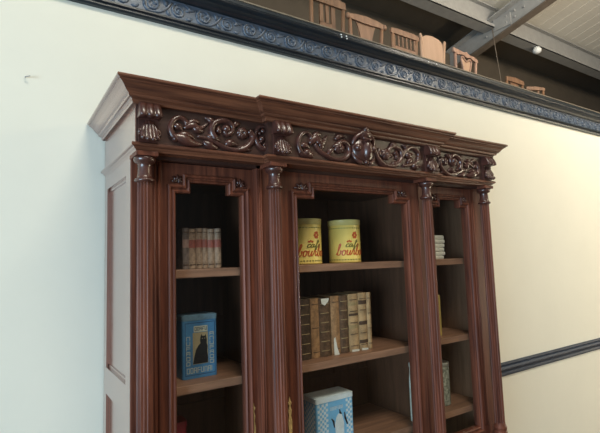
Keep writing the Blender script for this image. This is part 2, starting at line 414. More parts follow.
# columns
def column(x, yc):
    b = B()
    r = .0255
    prof = [(r+.006, -.91), (r+.008, -.895), (r+.004, -.885), (r+.007, -.87), (r+.001, -.855), (r, -.845, True), (r, -.82, True)]
    prof += [(r-.002*(k/10), -.82+1.07*k/10, True) for k in range(1, 10)] + [(r-.0025, .255, True), (r-.001, .262)]
    lathe(b, prof, x, yc, 72, flute=(14, .0042))
    o = build('column', b, WV, CB)
    b = B()
    lathe(b, [(r-.001, .258), (r+.004, .260), (r+.006, .264), (r+.004, .269), (r-.001, .271), (r-.003, .278), (r-.0045, .290), (r-.005, .304), (r-.0045, .313), (r-.002, .317), (r+.004, .320), (r+.0075, .326), (r+.0085, .331), (r+.007, .338)], x, yc, 32)
    build('capital', b, WC, o)
    b = B(); box(b, x-.034, x+.034, yc-.036, 1.51 if yc > 1.44 else 1.48, .338, .3525, .002); build('impost_block', b, WV, o)
    b = B(); box(b, x-.036, x+.036, yc-.036, 1.505 if yc > 1.44 else 1.475, -1.02, -.91, .003); build('pedestal', b, WV, o)
COLS = ((.376, 1.456), (.833, 1.426), (1.648, 1.426), (2.127, 1.456))
for x, y in COLS: column(x, y)

# brackets over the columns
def bracket(x, y):
    w_ = .034; b = B()
    # projecting upper lobe with three hollows running down its slope, thrust out over a leaf
    prof = [(y+.004, .505), (y-.014, .505), (y-.019, .502), (y-.026, .494), (y-.032, .484), (y-.037, .474), (y-.041, .464), (y-.041, .459), (y-.036, .456), (y-.012, .455), (y+.004, .455)]
    cols = 25; rows = []
    for i, (py_, pz_) in enumerate(prof):
        row = []
        for k in range(cols):
            t = k/(cols-1); d = .006*abs(math.sin(t*PI*3))**.7*(1 if 2 <= i <= 7 else 0)
            row.append(b.verts.new((x-w_*(.90+.02*min(i, 6))+2*w_*(.90+.02*min(i, 6))*t, py_-d, pz_-(.003*abs(math.sin(t*PI*3)) if 6 <= i <= 8 else 0))))
        rows.append(row)
    for a, c in zip(rows, rows[1:]):
        for k in range(cols-1): b.faces.new((a[k], a[k+1], c[k+1], c[k])).smooth = True
    for k in (0, cols-1): b.faces.new([r[k] for r in rows])
    o = build('bracket', b, WC, CB)
    b = B()
    box(b, x-w_+.003, x+w_-.003, y-.010, y+.003, .379, .456)
    for dx, zt, zb, wd, out in ((0, .448, .380, .0085, .034), (-.011, .446, .383, .0075, .030), (.011, .446, .383, .0075, .030), (-.021, .440, .388, .0070, .026), (.021, .440, .388, .0070, .026), (-.029, .428, .398, .0055, .020), (.029, .428, .398, .0055, .020)):
        h = zt-zb
        pts = [(x+dx*.55, y-.012, zt), (x+dx*.8, y-.016, zt-h*.25), (x+dx, y-.020, zt-h*.55), (x+dx*1.05, y-out*.85, zt-h*.82), (x+dx*1.06, y-out-.002, zb)]
        tube(b, smooth_path(pts, 3), [wd*(.55+.6*math.sin(PI*(i+1.5)/15)) for i in range(13)], 8, .9)
    for s_ in (-1, 1):
        ball(b, (x+s_*.022, y-.030, .390), .008, .007, .008); ball(b, (x+s_*.008, y-.036, .385), .008, .007, .007)
    build('acanthus_leaf', b, WC, o)
for x, y in ((.380, 1.43), (.846, 1.40), (1.650, 1.40), (2.120, 1.43)): bracket(x, y)

# carved scrolls in the frieze
def carve_side(mirror):
    y = 1.428; b = B()
    M = (lambda p: (2*XC-p[0], p[1])) if mirror else (lambda p: p)
    rl = lambda pts, r0, r1, fl=1.1: relief(b, [M(p) for p in pts], r0*1.4, r1*1.4, y, fl)
    rl([(.506, .454), (.498, .470), (.478, .476), (.459, .463), (.450, .437), (.456, .414), (.468, .405)], .0055, .0085)
    def bl(p, r, h):
        q = M(p); ball(b, (q[0], y, q[1]), r, h, r)
    bl((.466, .404), .012, .012); bl((.503, .457), .008, .009)
    rl([(.458, .412), (.493, .405), (.524, .394), (.560, .394)], .009, .003)
    rl([(.475, .417), (.505, .420), (.530, .412)], .006, .002)
    rl([(.495, .442), (.525, .456), (.550, .448), (.580, .472)], .006, .002)
    rl([(.500, .452), (.530, .470), (.552, .466)], .005, .002); rl([(.525, .452), (.545, .440), (.565, .442)], .006, .002)
    rl([(.604, .418), (.591, .441), (.597, .469), (.621, .485), (.649, .487), (.667, .471), (.665, .449), (.647, .439), (.637, .451)], .009, .006, 1.4)
    bl((.645, .459), .015, .019)
    rl([(.541, .421), (.576, .417), (.612, .404), (.650, .391), (.695, .390), (.733, .412), (.749, .444), (.732, .463)], .004, .0095, 1.2)
    rl([(.560, .404), (.590, .392), (.615, .388)], .007, .002); rl([(.575, .428), (.600, .420), (.625, .414)], .006, .002)
    rl([(.640, .404), (.665, .412), (.690, .405)], .007, .002); rl([(.600, .470), (.585, .484), (.566, .488)], .006, .002); rl([(.668, .470), (.684, .482), (.700, .484)], .006, .002); rl([(.690, .392), (.715, .396), (.740, .392)], .006, .002); rl([(.460, .446), (.478, .444), (.490, .434)], .006, .002); rl([(.625, .440), (.615, .452), (.620, .466)], .005, .002)
    for a in range(7):
        aa = a*2*PI/7+.3; p0 = (.708, .452)
        rl([p0, (p0[0]+.012*math.cos(aa), p0[1]+.012*math.sin(aa)), (p0[0]+.024*math.cos(aa+.3), p0[1]+.021*math.sin(aa+.3))], .0065, .003)
    rl([(.798, .488), (.777, .484), (.759, .458), (.763, .428), (.782, .407), (.797, .406)], .0045, .008, 1.2)
    bl((.790, .470), .010, .012); bl((.784, .440), .012, .014); bl((.793, .418), .007, .010)
    for q in ((.775, .460), (.779, .428)): bl(q, .007, .010)
    build('scroll_carving', b, WC, CB)
carve_side(False); carve_side(True)
def carve_mid():
    y = 1.398; b = B(); rl = lambda pts, r0, r1, fl=1.1: relief(b, pts, r0*1.4, r1*1.4, y, fl)
    def bl(p, r, h): ball(b, (p[0], y, p[1]), r, h, r)
    rl([(.987, .463), (.971, .480), (.944, .474), (.926, .446), (.926, .416), (.945, .393), (.985, .392)], .005, .008)
    bl((.984, .460), .009, .010); bl((.932, .402), .010, .011)
    rl([(.945, .393), (.968, .402), (.995, .396)], .008, .003); rl([(.935, .425), (.955, .430), (.975, .422)], .006, .002)
    rl([(.975, .437), (1.005, .462), (1.035, .446), (1.062, .482)], .0085, .003); rl([(.985, .455), (1.012, .480), (1.034, .478)], .006, .002)
    rl([(1.020, .452), (1.030, .432), (1.022, .418)], .006, .003)
    rl([(1.000, .440), (1.016, .420), (1.049, .402), (1.101, .388), (1.150, .398), (1.170, .430), (1.153, .460), (1.120, .458), (1.112, .436)], .005, .0085, 1.3)
    for a in range(7):
        aa = a*2*PI/7; p0 = (1.118, .438)
        rl([p0, (p0[0]+.014*math.cos(aa), p0[1]+.012*math.sin(aa)), (p0[0]+.030*math.cos(aa+.3), p0[1]+.025*math.sin(aa+.3))], .0075, .003)
    rl([(1.06, .402), (1.08, .425), (1.095, .428)], .006, .002); rl([(1.10, .468), (1.125, .486), (1.15, .482)], .006, .003)
    build('scroll_carving', b, WC, CB); b = B()
    # the other half
    rl([(1.297, .462), (1.318, .420), (1.358, .390), (1.422, .392), (1.464, .430), (1.456, .468), (1.408, .474), (1.386, .446), (1.405, .430)], .0085, .006, 1.3)
    for a in range(7):
        aa = a*2*PI/7+.5; p0 = (1.372, .436)
        rl([p0, (p0[0]+.014*math.cos(aa), p0[1]+.012*math.sin(aa)), (p0[0]+.032*math.cos(aa+.3), p0[1]+.025*math.sin(aa+.3))], .0075, .003)
    rl([(1.425, .452), (1.436, .438), (1.430, .422)], .009, .004, 1.2)
    rl([(1.463, .432), (1.500, .472), (1.546, .483), (1.576, .460), (1.566, .425), (1.517, .403), (1.471, .396)], .0085, .005)
    rl([(1.49, .45), (1.515, .446), (1.535, .458)], .008, .003); rl([(1.53, .405), (1.555, .398), (1.585, .400)], .008, .003)
    bl((1.572, .440), .009, .011); rl([(1.50, .408), (1.52, .425), (1.54, .424)], .006, .002)
    rl([(1.318, .430), (1.334, .442), (1.332, .462)], .006, .002); rl([(1.40, .392), (1.43, .402), (1.455, .394)], .006, .002); rl([(1.40, .474), (1.42, .486), (1.445, .486)], .006, .002); rl([(1.50, .472), (1.49, .484), (1.472, .488)], .006, .002)
    for s in (1,): rl([(1.237+s*.06, .448), (1.237+s*.075, .462), (1.237+s*.062, .478)], .007, .004)
    build('scroll_carving', b, WC, CB)
    # shield in the middle: a bulging cartouche with side bosses and a small crest
    b = B(); cx, cz = 1.237, .438
    ball(b, (cx, y-.004, cz), .060, .030, .058, u=24, v=14)
    ball(b, (cx+.006, y-.020, cz), .024, .030, .046, u=20, v=12)
    for s in (-1, 1):
        ball(b, (cx+s*.042, y-.024, cz+.004), .015, .017, .016)
        tube(b, smooth_path([(cx+s*.054, y-.008, cz+.020), (cx+s*.046, y-.020, cz+.046), (cx+s*.018, y-.028, cz+.066), (cx, y-.030, cz+.084)], 4), [.010]*9+[.009, .008, .007, .006], 8)
        tube(b, smooth_path([(cx+s*.056, y-.006, cz-.014), (cx+s*.046, y-.016, cz-.042), (cx+s*.020, y-.022, cz-.058)], 4), .008, 8)
    ball(b, (cx, y-.022, cz+.062), .034, .020, .022); ball(b, (cx, y-.030, cz+.080), .014, .013, .014)
    tube(b, smooth_path([(cx-.022, y-.038, cz+.044), (cx, y-.046, cz+.036), (cx+.022, y-.038, cz+.044)], 4), .006, 8)
    ball(b, (cx, y-.026, cz-.054), .012, .012, .010)
    build('cartouche', b, WC, CB)
carve_mid()

# doors
def notch(x0, x1, zb, zt, nw, nh, d):
    return [(x0-d, zb-d), (x1+d, zb-d), (x1+d, zt-nh+d), (x1+d-nw, zt-nh+d), (x1+d-nw, zt+d), (x0-d+nw, zt+d), (x0-d+nw, zt-nh+d), (x0-d, zt-nh+d)]
def door(dx0, dx1, x0, x1, yf, nw, nh, key):
    zb, zt, db, dt = -.86, .277, -1.0, .338
    b = B()
    bx = lambda a, c, e, g: box(b, a, c, yf, yf+.028, e, g)
    bx(dx0, x0, db, dt); bx(x1, dx1, db, dt); bx(x0, x1, zt, dt); bx(x0, x1, db, zb)
    bx(x0, x0+nw, zt-nh, zt); bx(x1-nw, x1, zt-nh, zt)
    o = build('door', b, WV, CB)
    b = B()
    P = [(-.0012, yf+.011), (-.0012, yf-.002), (.004, yf-.006), (.009, yf-.001), (.013, yf-.001), (.016, yf-.008), (.021, yf-.011), (.025, yf-.008), (.027, yf-.0005), (.027, yf+.004)]
    loops = [[b.verts.new((x, yy, z)) for x, z in notch(x0, x1, zb, zt, nw, nh, d)] for d, yy in P]
    for A, D in zip(loops, loops[1:]):
        for k in range(8): b.faces.new((A[k], A[(k+1) % 8], D[(k+1) % 8], D[k]))
    build('moulding', b, WV, o)
    b = B()
    poly = notch(x0, x1, zb, zt, nw, nh, .004)
    prism(b, poly, yf+.012, yf+.015, 'y'); tag(build('glass_pane', b, GLASS, o), 'clear glass pane with stepped top corners')
    for s, xc in ((1, x0), (-1, x1)):                       # little leaves carved over the stepped corners
        b = B(); cx = xc + s*(nw*.5-.018); c_z = zt-nh+.047
        for k in range(5):
            a = PI*.05+k*PI*.225
            tube(b, [(cx, yf-.001, c_z-.012), (cx+.6*nw*.32*math.cos(a)*1.2, yf-.004, c_z-.012+.014*math.sin(a)), (cx+nw*.42*math.cos(a), yf-.002, c_z-.012+.026*math.sin(a))], [.003, .0055, .002], 7)
        build('corner_carving', b, WC, o)
    if key:                                                  # pierced brass key plate
        b = B(); kx = key; kz = -.575; yy = yf-.001
        prism(b, [(kx-.007, kz-.05), (kx+.007, kz-.05), (kx+.008, kz-.01), (kx+.004, kz+.012), (kx+.007, kz+.028), (kx+.003, kz+.045), (kx+.0045, kz+.058), (kx, kz+.078), (kx-.0045, kz+.058), (kx-.003, kz+.045), (kx-.007, kz+.028), (kx-.004, kz+.012), (kx-.008, kz-.01)], yy-.003, yy, 'y')
        for zz in (kz+.055, kz+.028, kz-.008, kz-.035):
            for s in (-1, 1): ball(b, (kx+s*.0045, yy-.002, zz), .0032, .002, .006, u=8, v=6)
        lathe(b, [(.004, kz-.105), (.007, kz-.09), (.007, kz-.06), (.004, kz-.05)], kx, yy-.004, 10)
        tag(build('escutcheon', b, BRASS, o), 'pierced brass key plate')
door(.440, .784, .486, .735, 1.498, .052, .038, .762)
door(.876, 1.628, .954, 1.550, 1.468, .082, .038, .895)
door(1.720, 2.062, 1.768, 2.020, 1.498, .052, .038, None)

# lower stage and plinth (below the photograph's edge)
b = B()
box(b, X0-.02, X1+.02, 1.40, 1.925, -1.03, -1.0, .006); box(b, X0+.002, X1-.002, 1.46, 1.90, FLOOR_Z+.1, -1.03); box(b, X0-.02, X1+.02, 1.40, 1.925, FLOOR_Z, FLOOR_Z+.1, .006)
for a, c in ((.44, .784), (.88, 1.62), (1.72, 2.06)): box(b, a, c, 1.44, 1.465, -1.50, -1.06, .006); box(b, a+.06, c-.06, 1.432, 1.445, -1.44, -1.12, .005)
build('lower_stage', b, WV, CB)

# ------------------------------------------------------------------ books
PAGES = mat('old_paper', (.52, .44, .31), .8, var=.3, scale=1, stretch=(200, 200, 8))
def leather(name, c, v=.55, sc=60): return mat(name, c, .55, var=v, scale=sc, bump=.2, bscale=300, lo=.38, hi=.62)
L_PALE = leather('speckled_calf', (.50, .345, .245)); L_GREY = leather('greyed_calf', (.25, .19, .17)); L_TAN = leather('tan_leather', (.46, .25, .12), .5, 40)
L_DARK = leather('dark_calf', (.085, .048, .030)); L_BROWN = leather('brown_calf', (.16, .088, .050)); L_VEL = leather('honey_leather', (.54, .34, .175), .4, 30)
L_RED = mat('red_label', (.44, .13, .10), .5, var=.5, scale=60); L_PINK = mat('faded_label', (.44, .28, .24), .6, var=.3, scale=60)
GOLD = mat('dull_gilt', (.42, .30, .15), .4, var=.3, scale=80); TORN = mat('torn_paper', (.74, .70, .62), .8); YEL = mat('yellow_cloth', (.62, .43, .12), .6, var=.3, scale=40)
LDK = mat('dark_label', (.10, .055, .035), .5, var=.3)
def book(x0, x1, yf, z, h, depth, cover, label, group, bands=5, lab=None, extra=None, bandmat=GOLD):
    """upright book, spine at yf facing the room"""
    wd = x1-x0; xm = (x0+x1)/2
    t = thing('book', (xm, yf+depth/2, z), label, 'book', group)
    b = B(); n = 8; bulge = min(.006, wd*.22)
    sp = [(x0+wd*k/n, yf + bulge*(1-math.sin(PI*k/n))) for k in range(n+1)]
    inn = [(x1-.0025, yf+.012), (x0+.0025, yf+.012)]
    poly = sp + [(x1, yf+depth), (x1-.0025, yf+depth)] + inn + [(x0+.0025, yf+depth), (x0, yf+depth)]
    prism(b, poly, z, z+h, 'z')
    for f in b.faces: f.smooth = False
    for k in range(bands):
        zz = z + h*(.10+.80*k/(max(bands-1, 1)))
        tube(b, [(px, py_-.0005, zz) for px, py_ in sp[1:-1]], .0018, 6, up=Vector((0, 0, 1)), mi=1)
    build('cover', b, [cover, bandmat], t)
    b = B(); box(b, x0+.003, x1-.003, yf+.012, yf+depth-.004, z+.003, z+h-.003); build('pages', b, PAGES, t)
    for lm, a0, a1 in (lab or []):
        b = B(); rr = []
        for zz in (z+h*a0, z+h*a1): rr.append([b.verts.new((px, py_-.0008, zz)) for px, py_ in sp])
        for k in range(n): b.faces.new((rr[0][k], rr[0][k+1], rr[1][k+1], rr[1][k]))
        build('spine_label', b, lm, t)
    if extra: extra(t, sp, z, h)
    return t
# six small volumes on the narrow upper shelf
zs = -.0213
g1 = 'small speckled volumes on the narrow upper shelf'
xs = [.553, .578, .604, .630, .650, .678, .705]
info = [(L_GREY, L_PINK, 'greyish small old book with a faded pink label, first of the six small volumes'),
        (L_PALE, L_RED, 'small speckled old book with red label, second after the greyish one'),
        (L_PALE, L_RED, 'small speckled old book with red label, third in the row of six'),
        (L_PALE, L_RED, 'thinnest small speckled old book with red label, fourth in the row of six'),
        (L_PALE, L_RED, 'small speckled old book with red label, fifth, one before the row\'s open end'),
        (L_PALE, L_RED, 'small speckled old book with red label, at the open end beside empty shelf')]
for i in range(6):
    book(xs[i], xs[i+1]-.0008, 1.615+.002*(i % 2), zs, .149-.002*(i % 3 == 1), .115, info[i][0], info[i][2], g1, 2, [(info[i][1], .52, .72)], bandmat=L_BROWN)
# eight larger leather volumes on the middle shelf
zs = -.4113; g2 = 'old leather volumes on the wide middle shelf'
def torn_top(t, sp, z, h):
    b = B(); y = sp[4][1]-.002; x0, x1 = sp[1][0], sp[-2][0]
    prism(b, [(x0, z+h-.001), (x1, z+h-.001), (x1-.006, z+h-.016), ((x0+x1)/2-.002, z+h-.030), (x0+.004, z+h-.022)], y-.0006, y, 'y')
    tag(build('torn_paper', b, TORN, t), 'torn white paper at the head of the spine')
def torn_foot(t, sp, z, h):
    b = B(); y = sp[4][1]-.002; x0, x1 = sp[1][0], sp[-2][0]
    prism(b, [(x0, z), (x1-.006, z), ((x0+x1)/2, z+.03), (x0+.008, z+.075), (x0, z+.07)], y-.0006, y, 'y')
    tag(build('torn_paper', b, TORN, t), 'torn white paper at the foot of the spine')
def foot_white(t, sp, z, h):
    b = B(); y = sp[4][1]-.002; x0, x1 = sp[1][0], sp[-2][0]
    prism(b, [(x0, z), (x1, z), (x1, z+.008), (x0, z+.010)], y-.0006, y, 'y')
    build('torn_paper', b, TORN, t)
xs = [1.026, 1.092, 1.135, 1.197, 1.244, 1.290, 1.346, 1.398, 1.421]
YB = 1.590
# spine edges measured on a common plane; scaled to the spine plane
big = [(1.028, 1.088, L_DARK, .246, 6, None, None, 'widest dark brown leather book, first of the eight beside the door frame'),
       (1.090, 1.131, L_TAN, .246, 3, None, None, 'orange tan leather book between two dark brown volumes'),
       (1.133, 1.191, L_BROWN, .243, 6, None, torn_top, 'brown leather book with torn white paper at its spine top'),
       (1.195, 1.240, L_TAN, .248, 2, None, torn_foot, 'worn orange tan book with a long white tear at its foot'),
       (1.242, 1.289, L_BROWN, .247, 6, None, None, 'narrow brown leather book with gilt bands between two tan volumes'),
       (1.293, 1.347, L_VEL, .250, 5, [(LDK, .62, .66), (GOLD, .40, .46), (GOLD, .80, .86)], foot_white, 'honey coloured leather book with faint ruled bands, sixth along the row'),
       (1.350, 1.398, L_VEL, .252, 5, [(LDK, .80, .87), (LDK, .44, .50), (LDK, .12, .18)], foot_white, 'honey coloured leather book with three dark medallions on its spine'),
       (1.400, 1.426, L_VEL, .251, 4, None, None, 'thinnest honey coloured book at the open end of the eight')]
for (a, c, m_, h, nb, lb, ex, lab) in big:
    book(a, c, YB+random.uniform(0, .004), zs, h, .16, m_, lab, g2, nb, lb, ex, bandmat=(GOLD if m_ is L_DARK or m_ is L_BROWN else L_BROWN))
# yellow-spined book half hidden behind the column
book(1.880, 1.912, 1.60, -.4113, .205, .15, YEL, 'tall thin book with a yellow spine peeping past the column', None, 0)

# ------------------------------------------------------------------ yellow coffee tins
YELL = mat('yellow_tin', (.95, .69, .18), .38, var=.12, scale=8); YLID = mat('yellow_lid', (.70, .58, .22), .38, var=.15, scale=20)
REDP = mat('red_print', (.60, .105, .025), .45); OLP = mat('olive_print', (.16, .14, .025), .45)
def wrap(bm, cx, cy, z0, r, a0):
    """bend flat lettering (x along the wall of the tin, y up) round a cylinder"""
    for _ in range(3):
        es = [e for e in bm.edges if abs(e.verts[0].co.x-e.verts[1].co.x) > .008]
        if es: bmesh.ops.subdivide_edges(bm, edges=es, cuts=1)
    bmesh.ops.triangulate(bm, faces=bm.faces)
    for v in bm.verts:
        a = a0 + v.co.x/r; v.co = Vector((cx+(r+.0007)*math.cos(a), cy+(r+.0007)*math.sin(a), z0+v.co.y))
CURSIVE = {   # pen strokes, x to the right, y up, x-height 1
 'b': ([(0, .1), (.28, .75), (.52, 1.7), (.50, 2.15), (.34, 2.1), (.26, 1.5), (.25, .5), (.34, .05), (.60, .02), (.80, .40), (.72, .85), (.62, .92), (.85, .78), (1.05, .85)], 1.05),
 'o': ([(0, .85), (-.02, .9), (-.22, .92), (-.38, .55), (-.30, .08), (0, .02), (.22, .40), (.14, .85), (-.02, .92), (.16, .74), (.42, .80)], .42),
 'u': ([(0, .80), (.12, .95), (.08, .35), (.20, .03), (.42, .10), (.58, .55), (.64, .95), (.60, .30), (.70, .03), (.90, .20)], .90),
 'r': ([(0, .20), (.16, .70), (.22, 1.05), (.30, .86), (.52, .86), (.50, .40), (.58, .05), (.74, .08)], .74),
 'n': ([(0, .10), (.14, .6), (.18, .92), (.16, .02), (.30, .70), (.48, .92), (.58, .70), (.58, .15), (.70, .02), (.86, .20)], .86),
 'c': ([(.5, .75), (.40, .94), (.12, .80), (.02, .35), (.16, .03), (.42, .08), (.66, .40)], .66),
 'a': ([(.52, .80), (.30, .94), (.04, .60), (.08, .10), (.30, .06), (.50, .50), (.56, .90), (.54, .25), (.66, .04), (.84, .25)], .84),
 'f': ([(0, .25), (.30, .9), (.50, 1.7), (.42, 2.1), (.28, 1.9), (.24, .8), (.20, -.5), (.28, -.85), (.42, -.5), (.36, .02), (.62, .18)], .62),
 'e': ([(0, .18), (.28, .45), (.42, .78), (.28, .95), (.10, .60), (.14, .12), (.36, .02), (.62, .22)], .62),
}
def script_bm(word, size, pen, accent=None, wide=1.0):
    """ribbon lettering as if written with a soft pen"""
    bm = B(); x = 0
    for ch in word:
        pts, adv = CURSIVE[ch]
        if ch == 'o': x += .42
        P = smooth_path([((x+p[0]+.22*p[1])*size, p[1]*size, 0) for p in pts], 4)
        rows = []
        for k, p in enumerate(P):
            t = (P[min(k+1, len(P)-1)]-P[max(k-1, 0)]); t = t.normalized() if t.length > 1e-7 else Vector((1, 0, 0))
            w_ = pen*(.75+.45*abs(t.y)); nrm = Vector((-t.y, t.x, 0))
            rows.append((bm.verts.new(p+nrm*w_), bm.verts.new(p-nrm*w_)))
        for a, c in zip(rows, rows[1:]): bm.faces.new((a[0], a[1], c[1], c[0]))
        x += adv
    if accent is not None:
        c = Vector(((x-.30)*size, 1.5*size, 0)); bm.faces.new([bm.verts.new(c+Vector(q)*size) for q in ((-.12, -.12, 0), (.02, -.16, 0), (.30, .28, 0), (.14, .32, 0))])
    for v in bm.verts: v.co.x *= wide
    return bm
def coffee_tin(cx, cy, z, label, turn):
    r = .0735; h = .193
    t = thing('coffee_tin', (cx, cy, z), label, 'tin', 'yellow coffee tins on the upper middle shelf')
    b = B(); lathe(b, [(r-.003, z), (r, z+.002), (r, z+.006), (r-.001, z+.008), (r-.001, z+h-.026), (r-.002, z+h-.024)], cx, cy, 64); build('body', b, YELL, t)
    b = B(); lathe(b, [(r-.003, z+h-.026), (r+.0005, z+h-.024), (r+.0012, z+h-.006), (r+.002, z+h-.003), (r, z+h), (r-.004, z+h), (r-.006, z+h-.004), (.002, z+h-.004)], cx, cy, 64); build('lid', b, YLID, t)
    fa = math.atan2(-cy, -cx) + turn
    b = script_bm('bourbon', .0230, .0021, wide=1.08); wrap(b, cx, cy, z+.034, r, fa-.56)
    tag(build('lettering', b, REDP, t), 'red handwritten lettering')
    b = script_bm('cafe', .0150, .0014, 1, 1.6); wrap(b, cx, cy, z+.070, r, fa+.06); tag(build('lettering', b, OLP, t), 'olive handwritten lettering')
    # flower over the words
    b = B()
    for k in range(6):
        a = k*PI/3; vs = []
        for j in range(8):
            q = 2*PI*j/8; vs.append(b.verts.new((.0085*math.cos(a)+.0062*math.cos(q), .0095*math.sin(a)+.0065*math.sin(q)+.002*(k == 1), 0)))
        b.faces.new(vs)
    for f in b.faces: f.normal_update()
    wrap(b, cx, cy, z+.122, r, fa+.68); build('flower_print', b, REDP, t)
    b = B()
    for j in range(3):
        vs = [b.verts.new((-.008+.008*j+.0045*math.cos(2*PI*q/8), .0045*math.sin(2*PI*q/8)+.003*(j == 1), 0)) for q in range(8)]; b.faces.new(vs)
    wrap(b, cx, cy, z+.094, r, fa+.30); build('flower_print', b, REDP, t)
    b = B()
    for zz, hh, n in ((z+.012, .0042, 36), (z+h-.040, .0034, 36)):
        b = B()
        for k in range(n):
            a0 = 2*PI*k/n; a1 = a0+2*PI/n*.55; rr = r+.0006
            b.faces.new([b.verts.new((cx+rr*math.cos(a), cy+rr*math.sin(a), q)) for a, q in ((a0, zz), (a1, zz), (a1, zz+hh), (a0, zz+hh))])
        build('dashed_border', b, OLP, t)
coffee_tin(1.107, 1.648, -.0213, 'yellow round coffee tin half hidden behind the middle door frame', .06)
coffee_tin(1.328, 1.648, -.0213, 'yellow round coffee tin in full view on the upper middle shelf', 0)

# ------------------------------------------------------------------ blue tin with a black cat
BLUE = mat('blue_tin', (.075, .235, .45), .4, var=.25, scale=14); BLUEG = mat('worn_blue_lid', (.16, .27, .36), .45, var=.4, scale=30)
TANP = mat('tan_print', (.42, .34, .20), .5, var=.2, scale=30); BLK = mat('black_print', (.012, .012, .014), .5); CRM = mat('cream_print', (.56, .55, .42), .5, var=.2, scale=40)
NAVY = mat('navy_print', (.02, .055, .13), .5)
cx0, cx1, yf, z, h, dp = .548, .680, 1.615, -.4113, .224, .085
t = thing('cat_tin', ((cx0+cx1)/2, yf+dp/2, z), 'blue rectangular tin with a black cat on its front', 'tin')
def rrect(x0, x1, y0, y1, r, n=5):
    out = []
    for cx, cy, a in ((x1-r, y1-r, 0), (x0+r, y1-r, PI/2), (x0+r, y0+r, PI), (x1-r, y0+r, 3*PI/2)):
        out += [(cx+r*math.cos(a+PI/2*k/n), cy+r*math.sin(a+PI/2*k/n)) for k in range(n+1)]
    return out
b = B(); prism(b, rrect(cx0, cx1, yf, yf+dp, .010), z, z+h-.020, 'z'); build('body', b, BLUE, t)
b = B(); prism(b, rrect(cx0-.0015, cx1+.0015, yf-.0015, yf+dp+.0015, .011), z+h-.020, z+h-.002, 'z'); prism(b, rrect(cx0+.004, cx1-.004, yf+.004, yf+dp-.004, .009), z+h-.003, z+h, 'z'); build('lid', b, BLUEG, t)
xm = (cx0+cx1)/2+.002
def flat(name, poly, m_, par, y, dy=.0006):
    b = B(); prism(b, poly, y-dy, y, 'y'); return build(name, b, m_, par)
flat('picture_panel', [(xm-.030, z+.048), (xm+.028, z+.048), (xm+.028, z+.160), (xm-.030, z+.160)], TANP, t, yf)
flat('title_panel', [(xm-.026, z+.162), (xm+.026, z+.162), (xm+.026, z+.183), (xm-.026, z+.183)], CRM, t, yf)
cat = [(-.030, .050), (.026, .050), (.027, .070), (.024, .090), (.026, .108), (.022, .120), (.023, .131), (.020, .145), (.018, .152), (.0155, .146), (.006, .146), (.0025, .153), (-.001, .143), (-.003, .131), (-.001, .121), (-.010, .113), (-.019, .098), (-.024, .080), (-.027, .064)]
flat('cat_picture', [(xm+a, z+c) for a, c in cat], BLK, t, yf-.0006)
b = B()
for s in (-1, 1): prism(b, [(xm+.0105+s*.0045+.002*math.cos(q*PI/4), z+.137+.0016*math.sin(q*PI/4)) for q in range(8)], yf-.0016, yf-.0012, 'y')
build('cat_eyes', b, TANP, t)
def glyphs(b, x0, x1, z0, z1, y, cols, rows, th=.0022, rnd=None):
    """worn block lettering too rubbed to read: letter-like strokes"""
    rnd = rnd or random.Random(3)
    for i in range(cols):
        for j in range(rows):
            a0 = x0+(x1-x0)*(i+.1)/cols; a1 = x0+(x1-x0)*(i+.9)/cols; c0 = z0+(z1-z0)*(j+.1)/rows; c1 = z0+(z1-z0)*(j+.9)/rows
            st = [(a0, a0+th, c0, c1)]
            if rnd.random() < .7: st.append((a1-th, a1, c0, c1))
            if rnd.random() < .8: st.append((a0, a1, c1-th, c1))
            if rnd.random() < .6: st.append((a0, a1, c0, c0+th))
            if rnd.random() < .5: st.append((a0, a1, (c0+c1)/2-th/2, (c0+c1)/2+th/2))
            for (p, q, u, v) in st: prism(b, [(p, u), (q, u), (q, v), (p, v)], y-.0005, y, 'y')
b = B()
glyphs(b, cx0+.012, cx0+.030, z+.044, z+.150, yf, 1, 6); glyphs(b, cx1-.032, cx1-.012, z+.044, z+.160, yf, 1, 7)
glyphs(b, cx0+.014, cx1-.012, z+.016, z+.040, yf, 8, 1)
build('lettering', b, CRM, t)
b = B(); glyphs(b, xm-.024, xm+.024, z+.165, z+.181, yf-.0006, 5, 1, .0018); build('lettering', b, NAVY, t)
b = B()
for (p, q, u, v) in ((cx0+.010, cx1-.010, z+.011, z+.013), (cx0+.010, cx1-.010, z+.194, z+.196), (cx0+.0095, cx0+.0112, z+.011, z+.196), (cx1-.0112, cx1-.0095, z+.011, z+.196)):
    prism(b, [(p, u), (q, u), (q, v), (p, v)], yf-.0005, yf, 'y')
build('border_print', b, NAVY, t)

# ------------------------------------------------------------------ checkered blue and white tin, bottom shelf
PB = mat('pale_blue_tin', (.20, .50, .78), .4, var=.15, scale=14); PW = mat('white_tin', (.72, .78, .80), .4, var=.15, scale=30)
cx0, cx1, yf, z, h, dp = 1.098, 1.292, 1.590, -.7643, .190, .10
t = thing('checkered_tin', ((cx0+cx1)/2, yf+dp/2, z), 'blue and white checkered tin with a white lid on the bottom shelf', 'tin')
b = B(); prism(b, rrect(cx0, cx1, yf, yf+dp, .008), z, z+h-.022, 'z'); build('body', b, PB, t)
b = B(); prism(b, rrect(cx0-.002, cx1+.002, yf-.002, yf+dp+.002, .009), z+h-.022, z+h-.002, 'z'); prism(b, rrect(cx0+.006, cx1-.006, yf+.006, yf+dp-.006, .008), z+h-.003, z+h, 'z'); build('lid', b, PW, t)
b = B()
q = .0105
for xa, nx in ((cx0+.006, 5), (cx1-.040, 3)):
    if nx == 3: build('check_pattern', b, PW, t); b = B()
    for i in range(nx):
        for j in range(15):
            if (i+j) % 2 == 0:
                x_ = xa+q*i; z_ = z+.006+q*j
                prism(b, [(x_, z_), (x_+q, z_), (x_+q, z_+q), (x_, z_+q)], yf-.0005, yf, 'y')
build('check_pattern', b, PW, t); b = B()
